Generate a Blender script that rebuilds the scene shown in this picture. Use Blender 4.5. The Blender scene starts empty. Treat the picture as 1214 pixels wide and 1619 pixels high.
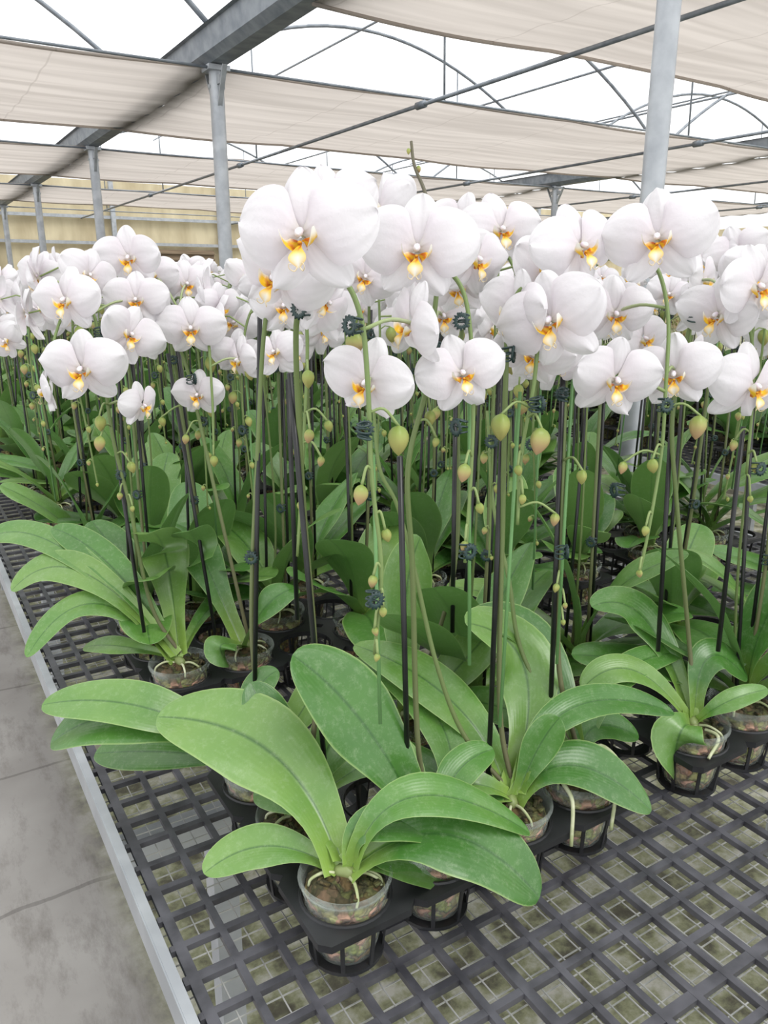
import bpy, math, random
from mathutils import Vector, Matrix
V=Vector
B=0.75            # bench top height
CZ=1.39           # eye height
PITCH=math.radians(16.24); HEAD=math.radians(31.6); F=1236.0
cp,sp=math.cos(PITCH),math.sin(PITCH); ch,sh=math.cos(HEAD),math.sin(HEAD)
scene=bpy.context.scene
col=scene.collection
scene.view_settings.view_transform='Standard'

# ---- survey helpers: measured bearings + distance/height -> world positions
def W(u,v,b):
    a=(u-607)*b/F; c=(810-v)*b/F
    hf=b*cp+c*sp; z=-b*sp+c*cp
    return V((ch*a+sh*hf,-sh*a+ch*hf,CZ+z))
def HZ(u,v,z):
    c=810-v; vert=-F*sp+c*cp
    t=(B+z-CZ)/vert
    return W(u,v,F*t)
def proj(p):
    x,y,z=p[0],p[1],p[2]-CZ
    a=ch*x-sh*y; hf=sh*x+ch*y
    b=hf*cp-z*sp; c=hf*sp+z*cp
    if b<0.05: return None
    return 607+F*a/b, 810-F*c/b, b

# ---------------------------------------------------------------- materials
def lin(c):
    return tuple(((x/255)/12.92 if x/255<=0.04045 else ((x/255+0.055)/1.055)**2.4) for x in c)+(1,)
MATS=[];MI={}
def newmat(name):
    m=bpy.data.materials.new(name); m.use_nodes=True
    MI[name]=len(MATS); MATS.append(m)
    nt=m.node_tree; bs=nt.nodes['Principled BSDF']; out=nt.nodes['Material Output']
    return m,nt,bs,out
def N(nt,t,**k):
    n=nt.nodes.new(t)
    for a,b in k.items(): setattr(n,a,b)
    return n
def noise_mat(name,c1,c2,scale=10,rough=.5,metal=0,bump=0,detail=4,stretch=None,spec=.5,bscale=None):
    m,nt,bs,out=newmat(name)
    tc=N(nt,'ShaderNodeTexCoord'); src=tc.outputs['Object']
    if stretch:
        mp=N(nt,'ShaderNodeMapping'); mp.inputs['Scale'].default_value=stretch
        nt.links.new(src,mp.inputs[0]); src=mp.outputs[0]
    nz=N(nt,'ShaderNodeTexNoise'); nz.inputs['Scale'].default_value=scale; nz.inputs['Detail'].default_value=detail
    nt.links.new(src,nz.inputs['Vector'])
    cr=N(nt,'ShaderNodeValToRGB'); cr.color_ramp.elements[0].position=.35; cr.color_ramp.elements[1].position=.65
    cr.color_ramp.elements[0].color=lin(c1); cr.color_ramp.elements[1].color=lin(c2)
    nt.links.new(nz.outputs['Fac'],cr.inputs[0]); nt.links.new(cr.outputs[0],bs.inputs['Base Color'])
    bs.inputs['Roughness'].default_value=rough; bs.inputs['Metallic'].default_value=metal
    bs.inputs['Specular IOR Level'].default_value=spec
    if bump:
        bp=N(nt,'ShaderNodeBump'); bp.inputs['Strength'].default_value=bump; bp.inputs['Distance'].default_value=.002
        nt.links.new(nz.outputs['Fac'],bp.inputs['Height']); nt.links.new(bp.outputs[0],bs.inputs['Normal'])
    return m,nt,bs,out

# leaf : Col.r=|x| Col.g=s
def leafmat():
    m,nt,bs,out=newmat('leaf')
    at=N(nt,'ShaderNodeAttribute',attribute_name='Col'); sx=N(nt,'ShaderNodeSeparateColor'); nt.links.new(at.outputs['Color'],sx.inputs[0])
    tc=N(nt,'ShaderNodeTexCoord'); nz=N(nt,'ShaderNodeTexNoise'); nz.inputs['Scale'].default_value=13; nz.inputs['Detail'].default_value=6
    nt.links.new(tc.outputs['Object'],nz.inputs['Vector'])
    oi=N(nt,'ShaderNodeObjectInfo')
    ra=N(nt,'ShaderNodeValToRGB'); e=ra.color_ramp.elements
    e[0].position=.05;e[0].color=lin((50,98,40)); e[1].position=1;e[1].color=lin((134,168,88))
    x=e.new(.5); x.color=lin((82,132,54))
    ad=N(nt,'ShaderNodeMath',operation='MULTIPLY_ADD'); ad.inputs[1].default_value=.5 
    ml=N(nt,'ShaderNodeMath',operation='MULTIPLY'); ml.inputs[1].default_value=.55
    nt.links.new(nz.outputs['Fac'],ml.inputs[0])
    nt.links.new(oi.outputs['Random'],ad.inputs[0]); nt.links.new(ml.outputs[0],ad.inputs[2])
    nt.links.new(ad.outputs[0],ra.inputs[0])
    rb=N(nt,'ShaderNodeValToRGB'); e=rb.color_ramp.elements; e[0].position=.02;e[0].color=(.8,.8,.8,1);e[1].position=.25;e[1].color=(0,0,0,1)
    nt.links.new(sx.outputs[1],rb.inputs[0])
    m1=N(nt,'ShaderNodeMix',data_type='RGBA'); m1.inputs[7].default_value=lin((146,176,80))
    nt.links.new(rb.outputs[0],m1.inputs[0]); nt.links.new(ra.outputs[0],m1.inputs[6])
    rc=N(nt,'ShaderNodeValToRGB'); e=rc.color_ramp.elements; e[0].position=.0;e[0].color=(.8,.8,.8,1);e[1].position=.07;e[1].color=(0,0,0,1)
    nt.links.new(sx.outputs[0],rc.inputs[0])
    m2=N(nt,'ShaderNodeMix',data_type='RGBA'); m2.inputs[7].default_value=lin((44,88,34))
    nt.links.new(rc.outputs[0],m2.inputs[0]); nt.links.new(m1.outputs[2],m2.inputs[6])
    rd=N(nt,'ShaderNodeValToRGB'); e=rd.color_ramp.elements; e[0].position=.94;e[0].color=(0,0,0,1);e[1].position=1;e[1].color=(.7,.7,.7,1)
    nt.links.new(sx.outputs[0],rd.inputs[0])
    m3=N(nt,'ShaderNodeMix',data_type='RGBA'); m3.inputs[7].default_value=lin((165,190,118))
    nt.links.new(rd.outputs[0],m3.inputs[0]); nt.links.new(m2.outputs[2],m3.inputs[6])
    n2=N(nt,'ShaderNodeTexNoise'); n2.inputs['Scale'].default_value=120; n2.inputs['Detail'].default_value=8; n2.inputs['Roughness'].default_value=.85; nt.links.new(tc.outputs['Object'],n2.inputs['Vector'])
    re=N(nt,'ShaderNodeValToRGB'); e=re.color_ramp.elements; e[0].position=.50;e[0].color=(0,0,0,1);e[1].position=.80;e[1].color=(.45,.45,.45,1)
    nt.links.new(n2.outputs['Fac'],re.inputs[0])
    m4=N(nt,'ShaderNodeMix',data_type='RGBA'); m4.inputs[7].default_value=lin((176,194,158))
    nt.links.new(re.outputs[0],m4.inputs[0]); nt.links.new(m3.outputs[2],m4.inputs[6])
    ge=N(nt,'ShaderNodeNewGeometry'); m5=N(nt,'ShaderNodeMix',data_type='RGBA'); m5.inputs[7].default_value=lin((100,136,76))
    g2=N(nt,'ShaderNodeMath',operation='MULTIPLY'); g2.inputs[1].default_value=.6; nt.links.new(ge.outputs['Backfacing'],g2.inputs[0])
    nt.links.new(g2.outputs[0],m5.inputs[0]); nt.links.new(m4.outputs[2],m5.inputs[6])
    nt.links.new(m5.outputs[2],bs.inputs['Base Color'])
    bs.inputs['Roughness'].default_value=.33
    bs.inputs['Specular IOR Level'].default_value=.75
    mv=N(nt,'ShaderNodeMath',operation='MULTIPLY'); mv.inputs[1].default_value=46; nt.links.new(sx.outputs[0],mv.inputs[0])
    sn=N(nt,'ShaderNodeMath',operation='SINE'); nt.links.new(mv.outputs[0],sn.inputs[0])
    n5=N(nt,'ShaderNodeTexNoise'); n5.inputs['Scale'].default_value=28; nt.links.new(tc.outputs['Object'],n5.inputs['Vector'])
    mk=N(nt,'ShaderNodeMath',operation='MULTIPLY_ADD'); mk.inputs[1].default_value=6; nt.links.new(n5.outputs['Fac'],mk.inputs[0]); nt.links.new(sn.outputs[0],mk.inputs[2])
    bp=N(nt,'ShaderNodeBump'); bp.inputs['Strength'].default_value=.07; bp.inputs['Distance'].default_value=.0006
    nt.links.new(mk.outputs[0],bp.inputs['Height']); nt.links.new(bp.outputs[0],bs.inputs['Normal'])
    tl=N(nt,'ShaderNodeBsdfTranslucent'); nt.links.new(m5.outputs[2],tl.inputs[0])
    mx=N(nt,'ShaderNodeMixShader'); mx.inputs[0].default_value=.25
    nt.links.new(bs.outputs[0],mx.inputs[1]); nt.links.new(tl.outputs[0],mx.inputs[2]); nt.links.new(mx.outputs[0],out.inputs[0])
leafmat()
def attrmat(name,rough=.5,trans=0,spec=.4,bump=0):
    m,nt,bs,out=newmat(name)
    at=N(nt,'ShaderNodeAttribute',attribute_name='Col'); nt.links.new(at.outputs['Color'],bs.inputs['Base Color'])
    bs.inputs['Roughness'].default_value=rough; bs.inputs['Specular IOR Level'].default_value=spec
    if bump:
        tc=N(nt,'ShaderNodeTexCoord'); nz=N(nt,'ShaderNodeTexNoise'); nz.inputs['Scale'].default_value=9; nz.inputs['Detail'].default_value=3; nt.links.new(tc.outputs['Object'],nz.inputs['Vector'])
        bp=N(nt,'ShaderNodeBump'); bp.inputs['Strength'].default_value=bump; bp.inputs['Distance'].default_value=.05
        nt.links.new(nz.outputs['Fac'],bp.inputs['Height']); nt.links.new(bp.outputs[0],bs.inputs['Normal'])
    if trans:
        tl=N(nt,'ShaderNodeBsdfTranslucent'); nt.links.new(at.outputs['Color'],tl.inputs[0])
        mx=N(nt,'ShaderNodeMixShader'); mx.inputs[0].default_value=trans
        nt.links.new(bs.outputs[0],mx.inputs[1]); nt.links.new(tl.outputs[0],mx.inputs[2]); nt.links.new(mx.outputs[0],out.inputs[0])
attrmat('petal',.6,.30,.15,.06); attrmat('lip',.4,.12); attrmat('stem',.45); attrmat('bud',.42,.05)
noise_mat('stake',(14,15,16),(28,30,30),30,.35)
noise_mat('clip',(30,50,50),(44,66,64),60,.4)
noise_mat('root',(196,198,168),(150,160,112),60,.6)
noise_mat('tray',(24,25,27),(42,43,46),18,.42,bump=.1)
noise_mat('grid',(52,52,57),(82,82,88),30,.36,bump=.2)
noise_mat('galv',(158,162,167),(178,182,186),14,.42,.4,bump=.05)
noise_mat('galvdark',(112,119,127),(138,144,150),12,.5,.25)
noise_mat('wire',(165,167,165),(190,190,188),30,.4,.2)
def mixmat():
    m,nt,bs,out=newmat('mix')
    tc=N(nt,'ShaderNodeTexCoord'); nzz=N(nt,'ShaderNodeTexNoise'); nzz.inputs['Scale'].default_value=60
    nt.links.new(tc.outputs['Object'],nzz.inputs['Vector'])
    mxv=N(nt,'ShaderNodeMix',data_type='RGBA'); mxv.inputs[0].default_value=.03
    nt.links.new(tc.outputs['Object'],mxv.inputs[6]); nt.links.new(nzz.outputs['Color'],mxv.inputs[7])
    vo=N(nt,'ShaderNodeTexVoronoi'); vo.inputs['Scale'].default_value=95; nt.links.new(mxv.outputs[2],vo.inputs['Vector'])
    cr=N(nt,'ShaderNodeValToRGB'); e=cr.color_ramp.elements
    e[0].position=0;e[0].color=lin((176,114,84)); e[1].position=.3;e[1].color=lin((136,150,72))
    for p,c in ((.5,(208,158,134)),(.68,(96,68,50)),(.9,(188,188,120))):
        x=e.new(p); x.color=lin(c)
    sc=N(nt,'ShaderNodeSeparateColor'); nt.links.new(vo.outputs['Color'],sc.inputs[0]); nt.links.new(sc.outputs[0],cr.inputs[0])
    rg_=N(nt,'ShaderNodeValToRGB'); e=rg_.color_ramp.elements; e[0].position=.45;e[0].color=(0,0,0,1);e[1].position=.8;e[1].color=(.8,.8,.8,1)
    nt.links.new(vo.outputs['Distance'],rg_.inputs[0])
    m0=N(nt,'ShaderNodeMix',data_type='RGBA'); m0.inputs[7].default_value=lin((60,44,34))
    nt.links.new(rg_.outputs[0],m0.inputs[0]); nt.links.new(cr.outputs[0],m0.inputs[6])
    sz=N(nt,'ShaderNodeSeparateXYZ'); nt.links.new(tc.outputs['Object'],sz.inputs[0])
    rz=N(nt,'ShaderNodeValToRGB'); e=rz.color_ramp.elements; e[0].position=.072;e[0].color=(0,0,0,1);e[1].position=.076;e[1].color=(.82,.82,.82,1)
    nt.links.new(sz.outputs[2],rz.inputs[0])
    mm=N(nt,'ShaderNodeMix',data_type='RGBA'); mm.inputs[7].default_value=lin((42,48,22))
    nt.links.new(rz.outputs[0],mm.inputs[0]); nt.links.new(m0.outputs[2],mm.inputs[6])
    nt.links.new(mm.outputs[2],bs.inputs['Base Color']); bs.inputs['Roughness'].default_value=.9
    bp=N(nt,'ShaderNodeBump'); bp.inputs['Strength'].default_value=1; bp.inputs['Distance'].default_value=.006; bp.invert=True
    nt.links.new(vo.outputs['Distance'],bp.inputs['Height']); nt.links.new(bp.outputs[0],bs.inputs['Normal'])
mixmat()
def potmat():
    m,nt,bs,out=newmat('pot')
    bs.inputs['Base Color'].default_value=(.66,.72,.68,1); bs.inputs['Roughness'].default_value=.08
    tr=N(nt,'ShaderNodeBsdfTransparent'); tr.inputs[0].default_value=(.98,.99,.985,1)
    tc=N(nt,'ShaderNodeTexCoord'); nz=N(nt,'ShaderNodeTexNoise'); nz.inputs['Scale'].default_value=45; nz.inputs['Detail'].default_value=5; nt.links.new(tc.outputs['Object'],nz.inputs['Vector'])
    cr=N(nt,'ShaderNodeValToRGB'); e=cr.color_ramp.elements; e[0].position=.45;e[0].color=(.03,.03,.03,1); e[1].position=.7;e[1].color=(.18,.18,.18,1)
    lw=N(nt,'ShaderNodeLayerWeight'); lw.inputs[0].default_value=.2
    ad=N(nt,'ShaderNodeMath',operation='MULTIPLY_ADD'); ad.inputs[1].default_value=.4
    nt.links.new(nz.outputs['Fac'],cr.inputs[0]); nt.links.new(lw.outputs['Facing'],ad.inputs[0]); nt.links.new(cr.outputs[0],ad.inputs[2])
    mx=N(nt,'ShaderNodeMixShader'); nt.links.new(ad.outputs[0],mx.inputs[0])
    nt.links.new(tr.outputs[0],mx.inputs[1]); nt.links.new(bs.outputs[0],mx.inputs[2]); nt.links.new(mx.outputs[0],out.inputs[0])
potmat()
def curtainmat():
    m,nt,bs,out=newmat('curtain')
    tc=N(nt,'ShaderNodeTexCoord'); wv=N(nt,'ShaderNodeTexNoise'); wv.inputs['Scale'].default_value=1.0
    mp=N(nt,'ShaderNodeMapping'); mp.inputs['Scale'].default_value=(.6,9,1); nt.links.new(tc.outputs['Object'],mp.inputs[0])
    nt.links.new(mp.outputs[0],wv.inputs['Vector'])
    cr=N(nt,'ShaderNodeValToRGB'); e=cr.color_ramp.elements; e[0].color=lin((186,178,171)); e[1].color=lin((205,197,190))
    e[0].position=.35; e[1].position=.65
    nt.links.new(wv.outputs['Fac'],cr.inputs[0])
    br=N(nt,'ShaderNodeTexBrick'); br.inputs['Scale'].default_value=1; br.inputs['Mortar Size'].default_value=.006
    br.inputs['Brick Width'].default_value=1.05; br.inputs['Row Height'].default_value=30; br.offset=0
    nt.links.new(tc.outputs['Object'],br.inputs['Vector'])
    sm_=N(nt,'ShaderNodeMath',operation='MULTIPLY'); sm_.inputs[1].default_value=.45; nt.links.new(br.outputs['Fac'],sm_.inputs[0])
    mm=N(nt,'ShaderNodeMix',data_type='RGBA'); mm.inputs[7].default_value=lin((165,156,149))
    nt.links.new(sm_.outputs[0],mm.inputs[0]); nt.links.new(cr.outputs[0],mm.inputs[6])
    nt.links.new(mm.outputs[2],bs.inputs['Base Color']); bs.inputs['Roughness'].default_value=.9
    tl=N(nt,'ShaderNodeBsdfTranslucent'); nt.links.new(mm.outputs[2],tl.inputs[0])
    mx=N(nt,'ShaderNodeMixShader'); mx.inputs[0].default_value=.6
    nt.links.new(bs.outputs[0],mx.inputs[1]); nt.links.new(tl.outputs[0],mx.inputs[2]); nt.links.new(mx.outputs[0],out.inputs[0])
curtainmat()
noise_mat('wall',(182,168,136),(210,198,166),2,.7,stretch=(1.6,1,.5))
noise_mat('brown',(112,96,78),(140,122,100),6,.7,stretch=(.3,1,6))
def floormat():
    m,nt,bs,out=noise_mat('floor',(138,134,130),(166,163,159),1.9,.8,detail=12,bump=.2)
    tc=nt.nodes['Texture Coordinate']
    old=bs.inputs['Base Color'].links[0].from_socket
    n2=N(nt,'ShaderNodeTexNoise'); n2.inputs['Scale'].default_value=5; n2.inputs['Detail'].default_value=12; n2.inputs['Roughness'].default_value=.75
    mp=N(nt,'ShaderNodeMapping'); mp.inputs['Scale'].default_value=(2.2,.7,1); nt.links.new(tc.outputs['Object'],mp.inputs[0])
    nt.links.new(mp.outputs[0],n2.inputs['Vector'])
    cr=N(nt,'ShaderNodeValToRGB'); e=cr.color_ramp.elements; e[0].position=.49;e[0].color=(0,0,0,1);e[1].position=.66;e[1].color=(.6,.6,.6,1)
    nt.links.new(n2.outputs['Fac'],cr.inputs[0])
    m2=N(nt,'ShaderNodeMix',data_type='RGBA'); m2.inputs[7].default_value=lin((98,92,86))
    nt.links.new(cr.outputs[0],m2.inputs[0]); nt.links.new(old,m2.inputs[6])
    n3=N(nt,'ShaderNodeTexNoise'); n3.inputs['Scale'].default_value=6; n3.inputs['Detail'].default_value=8; nt.links.new(tc.outputs['Object'],n3.inputs['Vector'])
    mv=N(nt,'ShaderNodeMix',data_type='RGBA'); mv.inputs[0].default_value=.04; nt.links.new(tc.outputs['Object'],mv.inputs[6]); nt.links.new(n3.outputs['Color'],mv.inputs[7])
    br=N(nt,'ShaderNodeTexBrick'); br.inputs['Scale'].default_value=1; br.inputs['Mortar Size'].default_value=.006
    br.inputs['Brick Width'].default_value=1.4; br.inputs['Row Height'].default_value=.55
    nt.links.new(mv.outputs[2],br.inputs['Vector'])
    s_=N(nt,'ShaderNodeMath',operation='MULTIPLY'); s_.inputs[1].default_value=.4; nt.links.new(br.outputs['Fac'],s_.inputs[0])
    m3=N(nt,'ShaderNodeMix',data_type='RGBA'); m3.inputs[7].default_value=lin((66,62,58))
    nt.links.new(s_.outputs[0],m3.inputs[0]); nt.links.new(m2.outputs[2],m3.inputs[6])
    sx=N(nt,'ShaderNodeSeparateXYZ'); nt.links.new(tc.outputs['Object'],sx.inputs[0])
    rp=N(nt,'ShaderNodeValToRGB'); e=rp.color_ramp.elements; e[0].position=.22;e[0].color=(0,0,0,1);e[1].position=.32;e[1].color=(1,1,1,1)
    nt.links.new(sx.outputs[0],rp.inputs[0])
    n4=N(nt,'ShaderNodeTexNoise'); n4.inputs['Scale'].default_value=11; n4.inputs['Detail'].default_value=8; n4.inputs['Roughness'].default_value=.65; nt.links.new(tc.outputs['Object'],n4.inputs['Vector'])
    r4=N(nt,'ShaderNodeValToRGB'); e=r4.color_ramp.elements; e[0].position=.36;e[0].color=lin((178,176,166)); e[1].position=.50;e[1].color=lin((134,136,106))
    x=e.new(.60); x.color=lin((90,88,72))
    x=e.new(.72); x.color=lin((64,60,52))
    nt.links.new(n4.outputs['Fac'],r4.inputs[0])
    m4=N(nt,'ShaderNodeMix',data_type='RGBA'); nt.links.new(rp.outputs[0],m4.inputs[0]); nt.links.new(m3.outputs[2],m4.inputs[6]); nt.links.new(r4.outputs[0],m4.inputs[7])
    nt.links.new(m4.outputs[2],bs.inputs['Base Color'])
floormat()

# ---------------------------------------------------------------- mesh builder
class MB:
    def __init__(s): s.v=[];s.f=[];s.c=[];s.m=[]
    def grid(s,rows,cols,mat,closed=False):
        o=len(s.v); nr=len(rows); nc=len(rows[0])
        for r,cc in zip(rows,cols):
            for p,c in zip(r,cc): s.v.append(tuple(p)); s.c.append(c)
        for i in range(nr-1):
            for j in range(nc if closed else nc-1):
                k=(j+1)%nc
                s.f.append((o+i*nc+j,o+i*nc+k,o+(i+1)*nc+k,o+(i+1)*nc+j)); s.m.append(mat)
    def beam(s,p,q,w,h,mat,hint=V((0,0,1)),c=(1,1,1)):
        p=V(p);q=V(q);t=(q-p).normalized(); hint=V(hint)
        sd=t.cross(hint)
        if sd.length<1e-4: sd=t.cross(V((0,1,0)))
        sd.normalize(); up=sd.cross(t)
        o=len(s.v)
        for e in (p,q):
            for a,b_ in ((-1,-1),(1,-1),(1,1),(-1,1)):
                s.v.append(tuple(e+sd*(a*w/2)+up*(b_*h/2))); s.c.append(c)
        for f in ((0,1,2,3),(7,6,5,4),(0,4,5,1),(1,5,6,2),(2,6,7,3),(3,7,4,0)):
            s.f.append(tuple(o+i for i in f)); s.m.append(mat)
    def tube(s,pts,rad,n,mat,colf=None,cap=True):
        pts=[V(p) for p in pts]; L=len(pts)
        if not callable(rad): r0=rad; rad=lambda t:r0
        t0=(pts[1]-pts[0]).normalized(); a=t0.orthogonal().normalized()
        rows=[];cols=[]
        for i,p in enumerate(pts):
            t=(pts[min(i+1,L-1)]-pts[max(i-1,0)]).normalized()
            a=(a-t*a.dot(t)).normalized(); b_=t.cross(a)
            u=i/(L-1); r=rad(u)
            rows.append([p+a*(math.cos(2*math.pi*k/n)*r)+b_*(math.sin(2*math.pi*k/n)*r) for k in range(n)])
            cols.append([colf(u) if colf else (1,1,1)]*n)
        o=len(s.v); s.grid(rows,cols,mat,True)
        if cap:
            s.f.append(tuple(o+k for k in range(n))[::-1]); s.m.append(mat)
            s.f.append(tuple(o+(L-1)*n+k for k in range(n))); s.m.append(mat)
    def lathe(s,prof,n,mat,M=None,colf=None,rf=None):
        rows=[];cols=[]
        for i,(r,z) in enumerate(prof):
            row=[]
            for k in range(n):
                a=2*math.pi*k/n; rr=r*(rf(a,i) if rf else 1)
                p=V((rr*math.cos(a),rr*math.sin(a),z))
                row.append(M@p if M else p)
            rows.append(row); cols.append([colf(i/(len(prof)-1)) if colf else (1,1,1)]*n)
        s.grid(rows,cols,mat,True)
    def add(s,o,M):
        k=len(s.v)
        m=[list(r) for r in M]
        (a,b,c,d),(e,f,g,h),(i,j,l,q)=m[0],m[1],m[2]
        s.v.extend([(a*x+b*y+c*z+d,e*x+f*y+g*z+h,i*x+j*y+l*z+q) for x,y,z in o.v])
        s.c.extend(o.c); s.m.extend(o.m)
        s.f.extend([tuple(t+k for t in fc) for fc in o.f])
    def mesh(s,name,smooth=True):
        me=bpy.data.meshes.new(name)
        me.from_pydata(s.v,[],s.f)
        used=sorted(set(s.m)); mp={u:i for i,u in enumerate(used)}
        for u in used: me.materials.append(MATS[u])
        me.polygons.foreach_set('material_index',[mp[x] for x in s.m])
        me.polygons.foreach_set('use_smooth',[smooth]*len(s.f))
        ca=me.color_attributes.new('Col','FLOAT_COLOR','POINT')
        flat=[]
        for c in s.c: flat.extend((c[0],c[1],c[2],1))
        ca.data.foreach_set('color',flat)
        me.update()
        return me
def cr(pts,n):
    pts=[V(p) for p in pts]; P=[pts[0]*2-pts[1]]+pts+[pts[-1]*2-pts[-2]]
    out=[]
    for i in range(1,len(P)-2):
        for k in range(n):
            t=k/n; p0,p1,p2,p3=P[i-1:i+3]
            out.append(.5*((2*p1)+(p2-p0)*t+(2*p0-5*p1+4*p2-p3)*t*t+(3*p1-p0-3*p2+p3)*t**3))
    out.append(pts[-1]); return out
def ss(a,b,x):
    t=max(0,min(1,(x-a)/(b-a))); return t*t*(3-2*t)
def mixc(a,b,t): return tuple(a[i]*(1-t)+b[i]*t for i in range(3))
def ribbon(mb,p0,p1,p2,wf,hint,fold,ns,nx,colf,mat,roll=0,wave=0,ph=0):
    p0,p1,p2=V(p0),V(p1),V(p2); hint=V(hint)
    c=p1*2-(p0+p2)*.5; rows=[];cols=[]
    for i in range(ns+1):
        s=i/ns
        s=1-(1-s)**1.5
        p=p0*(1-s)**2+c*(2*s*(1-s))+p2*s*s
        t=((c-p0)*(1-s)+(p2-c)*s).normalized()
        n=(hint-t*hint.dot(t)).normalized(); sd=t.cross(n)
        if roll:
            a=roll*s; n,sd=n*math.cos(a)+sd*math.sin(a), sd*math.cos(a)-n*math.sin(a)
        w=wf(s); fo=fold(s) if callable(fold) else fold
        row=[];cc=[]
        for j in range(nx):
            x=-1+2*j/(nx-1)
            q=p+sd*(x*w)+n*(fo*abs(x)**1.1*w - .12*w*x**4 + wave*w*math.sin(s*9+ph+(2 if x>0 else 0))*x*x)
            row.append(q); cc.append(colf(s,x))
        rows.append(row);cols.append(cc)
    mb.grid(rows,cols,mat)
def leaf_mb(p0,p1,p2,width,q=1,roll=0,seed=0,basew=.36,hint=None):
    mb=MB(); p0,p1,p2=V(p0),V(p1),V(p2)
    d=V((p2.x-p0.x,p2.y-p0.y,0)); 
    if d.length<1e-3: d=V((0,1,0))
    d.normalize()
    if hint is None: hint=V((0,0,.85))-d*.5
    def wf(s):
        w=(basew+(1-basew)*ss(0.05,.60,s))
        if s>.60: w*=math.sqrt(max(0,1-((s-.60)/.40)**2.2))
        return width/2*max(w,.001)
    ns,nx=((24,13) if q else (7,3))
    ribbon(mb,p0,p1,p2,wf,hint,lambda s:.6*(1-ss(0,.5,s))+.22,ns,nx,lambda s,x:(abs(x),s,0),MI['leaf'],roll,.08,seed*1.7)
    return mb

# ---------------------------------------------------------------- orchid flower
WH=(.785,.765,.785)
def petal(mb,ang,L,Wd,y0,bend,cup,q,broad,seed,base=(0,0)):
    nu,nv=(20,14) if q else (5,3)
    d=V((math.sin(ang),0,math.cos(ang))); l=V((math.cos(ang),0,-math.sin(ang)))
    rows=[];cols=[]
    for i in range(nu+1):
        s=.5-.5*math.cos(math.pi*i/nu)
        w=math.sin(math.pi*min(1,max(0,s))**(.88 if broad else .95))
        w=max(w,0)**(.44 if broad else .50)*(.22+.78*ss(0,.34 if broad else .28,s))*Wd/2+.0003
        row=[];cc=[]
        for j in range(nv+1):
            x=-1+2*j/nv
            y=y0+bend*s*s-cup*math.sin(math.pi*s)*(1-x*x)+ .024*math.sin(3.4*x+seed*2.1+s*3)*s + .06*x*x*s + .006*math.cos(9*x+seed)*s
            y+= .007*math.exp(-(x*6)**2)*(1 if s<.8 else .5)
            lx=x*w
            p=V((base[0],0,base[1]))+d*(L*s)+l*lx+V((0,y,0))
            c=mixc((.58,.59,.44),WH,ss(.0,.2,s))
            c=mixc(c,(.70,.60,.66),.42*(1-ss(.05,.85,s)))  # soft shading painted into the petal colour, lavender-pink towards the base
            vv=.975+.025*math.cos(x*20+2*s)
            row.append(p); cc.append(tuple(k*vv for k in c))
        rows.append(row);cols.append(cc)
    mb.grid(rows,cols,MI['petal'])
def flower_mb(q,seed):
    r=random.Random(seed*7+1); mb=MB(); j=lambda a:r.uniform(-a,a)
    op=r.choice((0,0,.5,1))
    petal(mb,0+j(.12),.44,.33,.05,.05+j(.10),.04,q,False,seed,(0,.01))
    for sg in (-1,1):
        petal(mb,sg*(math.radians(144)+j(.1)),.43,.30,.05,.04+j(.10),.04,q,False,seed+sg,(0,-.01))
    for sg in (-1,1):
        petal(mb,sg*(math.radians(78)+j(.1)),.525,.57,-.005,.05+j(.09)-.24*op,.075,q,True,seed+3*sg,(0,.01))
    return mb
YE=(.82,.50,.02);OR=(.50,.07,.01);LW=(.80,.78,.70)
def lip_mb(q,seed):
    mb=MB(); m=MI['lip']; n=(12,7) if q else (3,3)
    prof=[(.001,0),(.018,.008),(.027,.03),(.031,.06),(.025,.086),(.001,.096)]
    M=Matrix.Translation((0,-.015,.038))@Matrix.Rotation(math.radians(112),4,'X')
    mb.lathe(prof,8 if q else 5,m,M,lambda t:mixc((.72,.58,.70),(.84,.82,.84),t))
    def sp(s,x,c):
        k=.5+.5*math.sin(s*37+x*3); return mixc(c,OR,(.85 if k>.5 else .1)*(1-ss(.2,.5,s)))
    for sg in (-1,1):
        ribbon(mb,(sg*.018,-.03,-.05),(sg*.100,-.08,-.055),(sg*.125,-.125,.045),
            lambda s:.054*math.sin(math.pi*min(1,.12+.85*s))**.7+.002,(-sg*1,.3,.2),.25,n[0],n[1],
            lambda s,x:sp(s,x,mixc(YE,LW,max(ss(.6,.9,s),ss(.35,.95,x)*.9))),m)
    ribbon(mb,(0,-.04,-.055),(0,-.12,-.12),(0,-.13,-.215),
        lambda s:.012+.054*max(0,math.sin(math.pi*min(1,max(0,s))**1.8))**1.5*(1 if s<.98 else .3),(0,-1,.2),.35,n[0],n[1],
        lambda s,x:sp(s,x,mixc(YE,LW,ss(.35,.7,s)*(1-abs(x)*.75))),m)
    M=Matrix.Translation((0,-.07,-.05))
    mb.lathe([(.001,-.013),(.014,-.008),(.017,0),(.012,.010),(.001,.013)],8 if q else 4,m,M,lambda t:mixc(OR,YE,t))
    if q:
        for sg in (-1,1):
            pts=[V((sg*.006,-.13,-.205)),V((sg*.03,-.14,-.235)),V((sg*.055,-.17,-.215)),V((sg*.05,-.18,-.185)),V((sg*.035,-.17,-.19))]
            mb.tube(cr(pts,4),lambda t:.005*(1-.6*t),5,m,lambda t:mixc(YE,LW,.6))
    return mb
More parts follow.
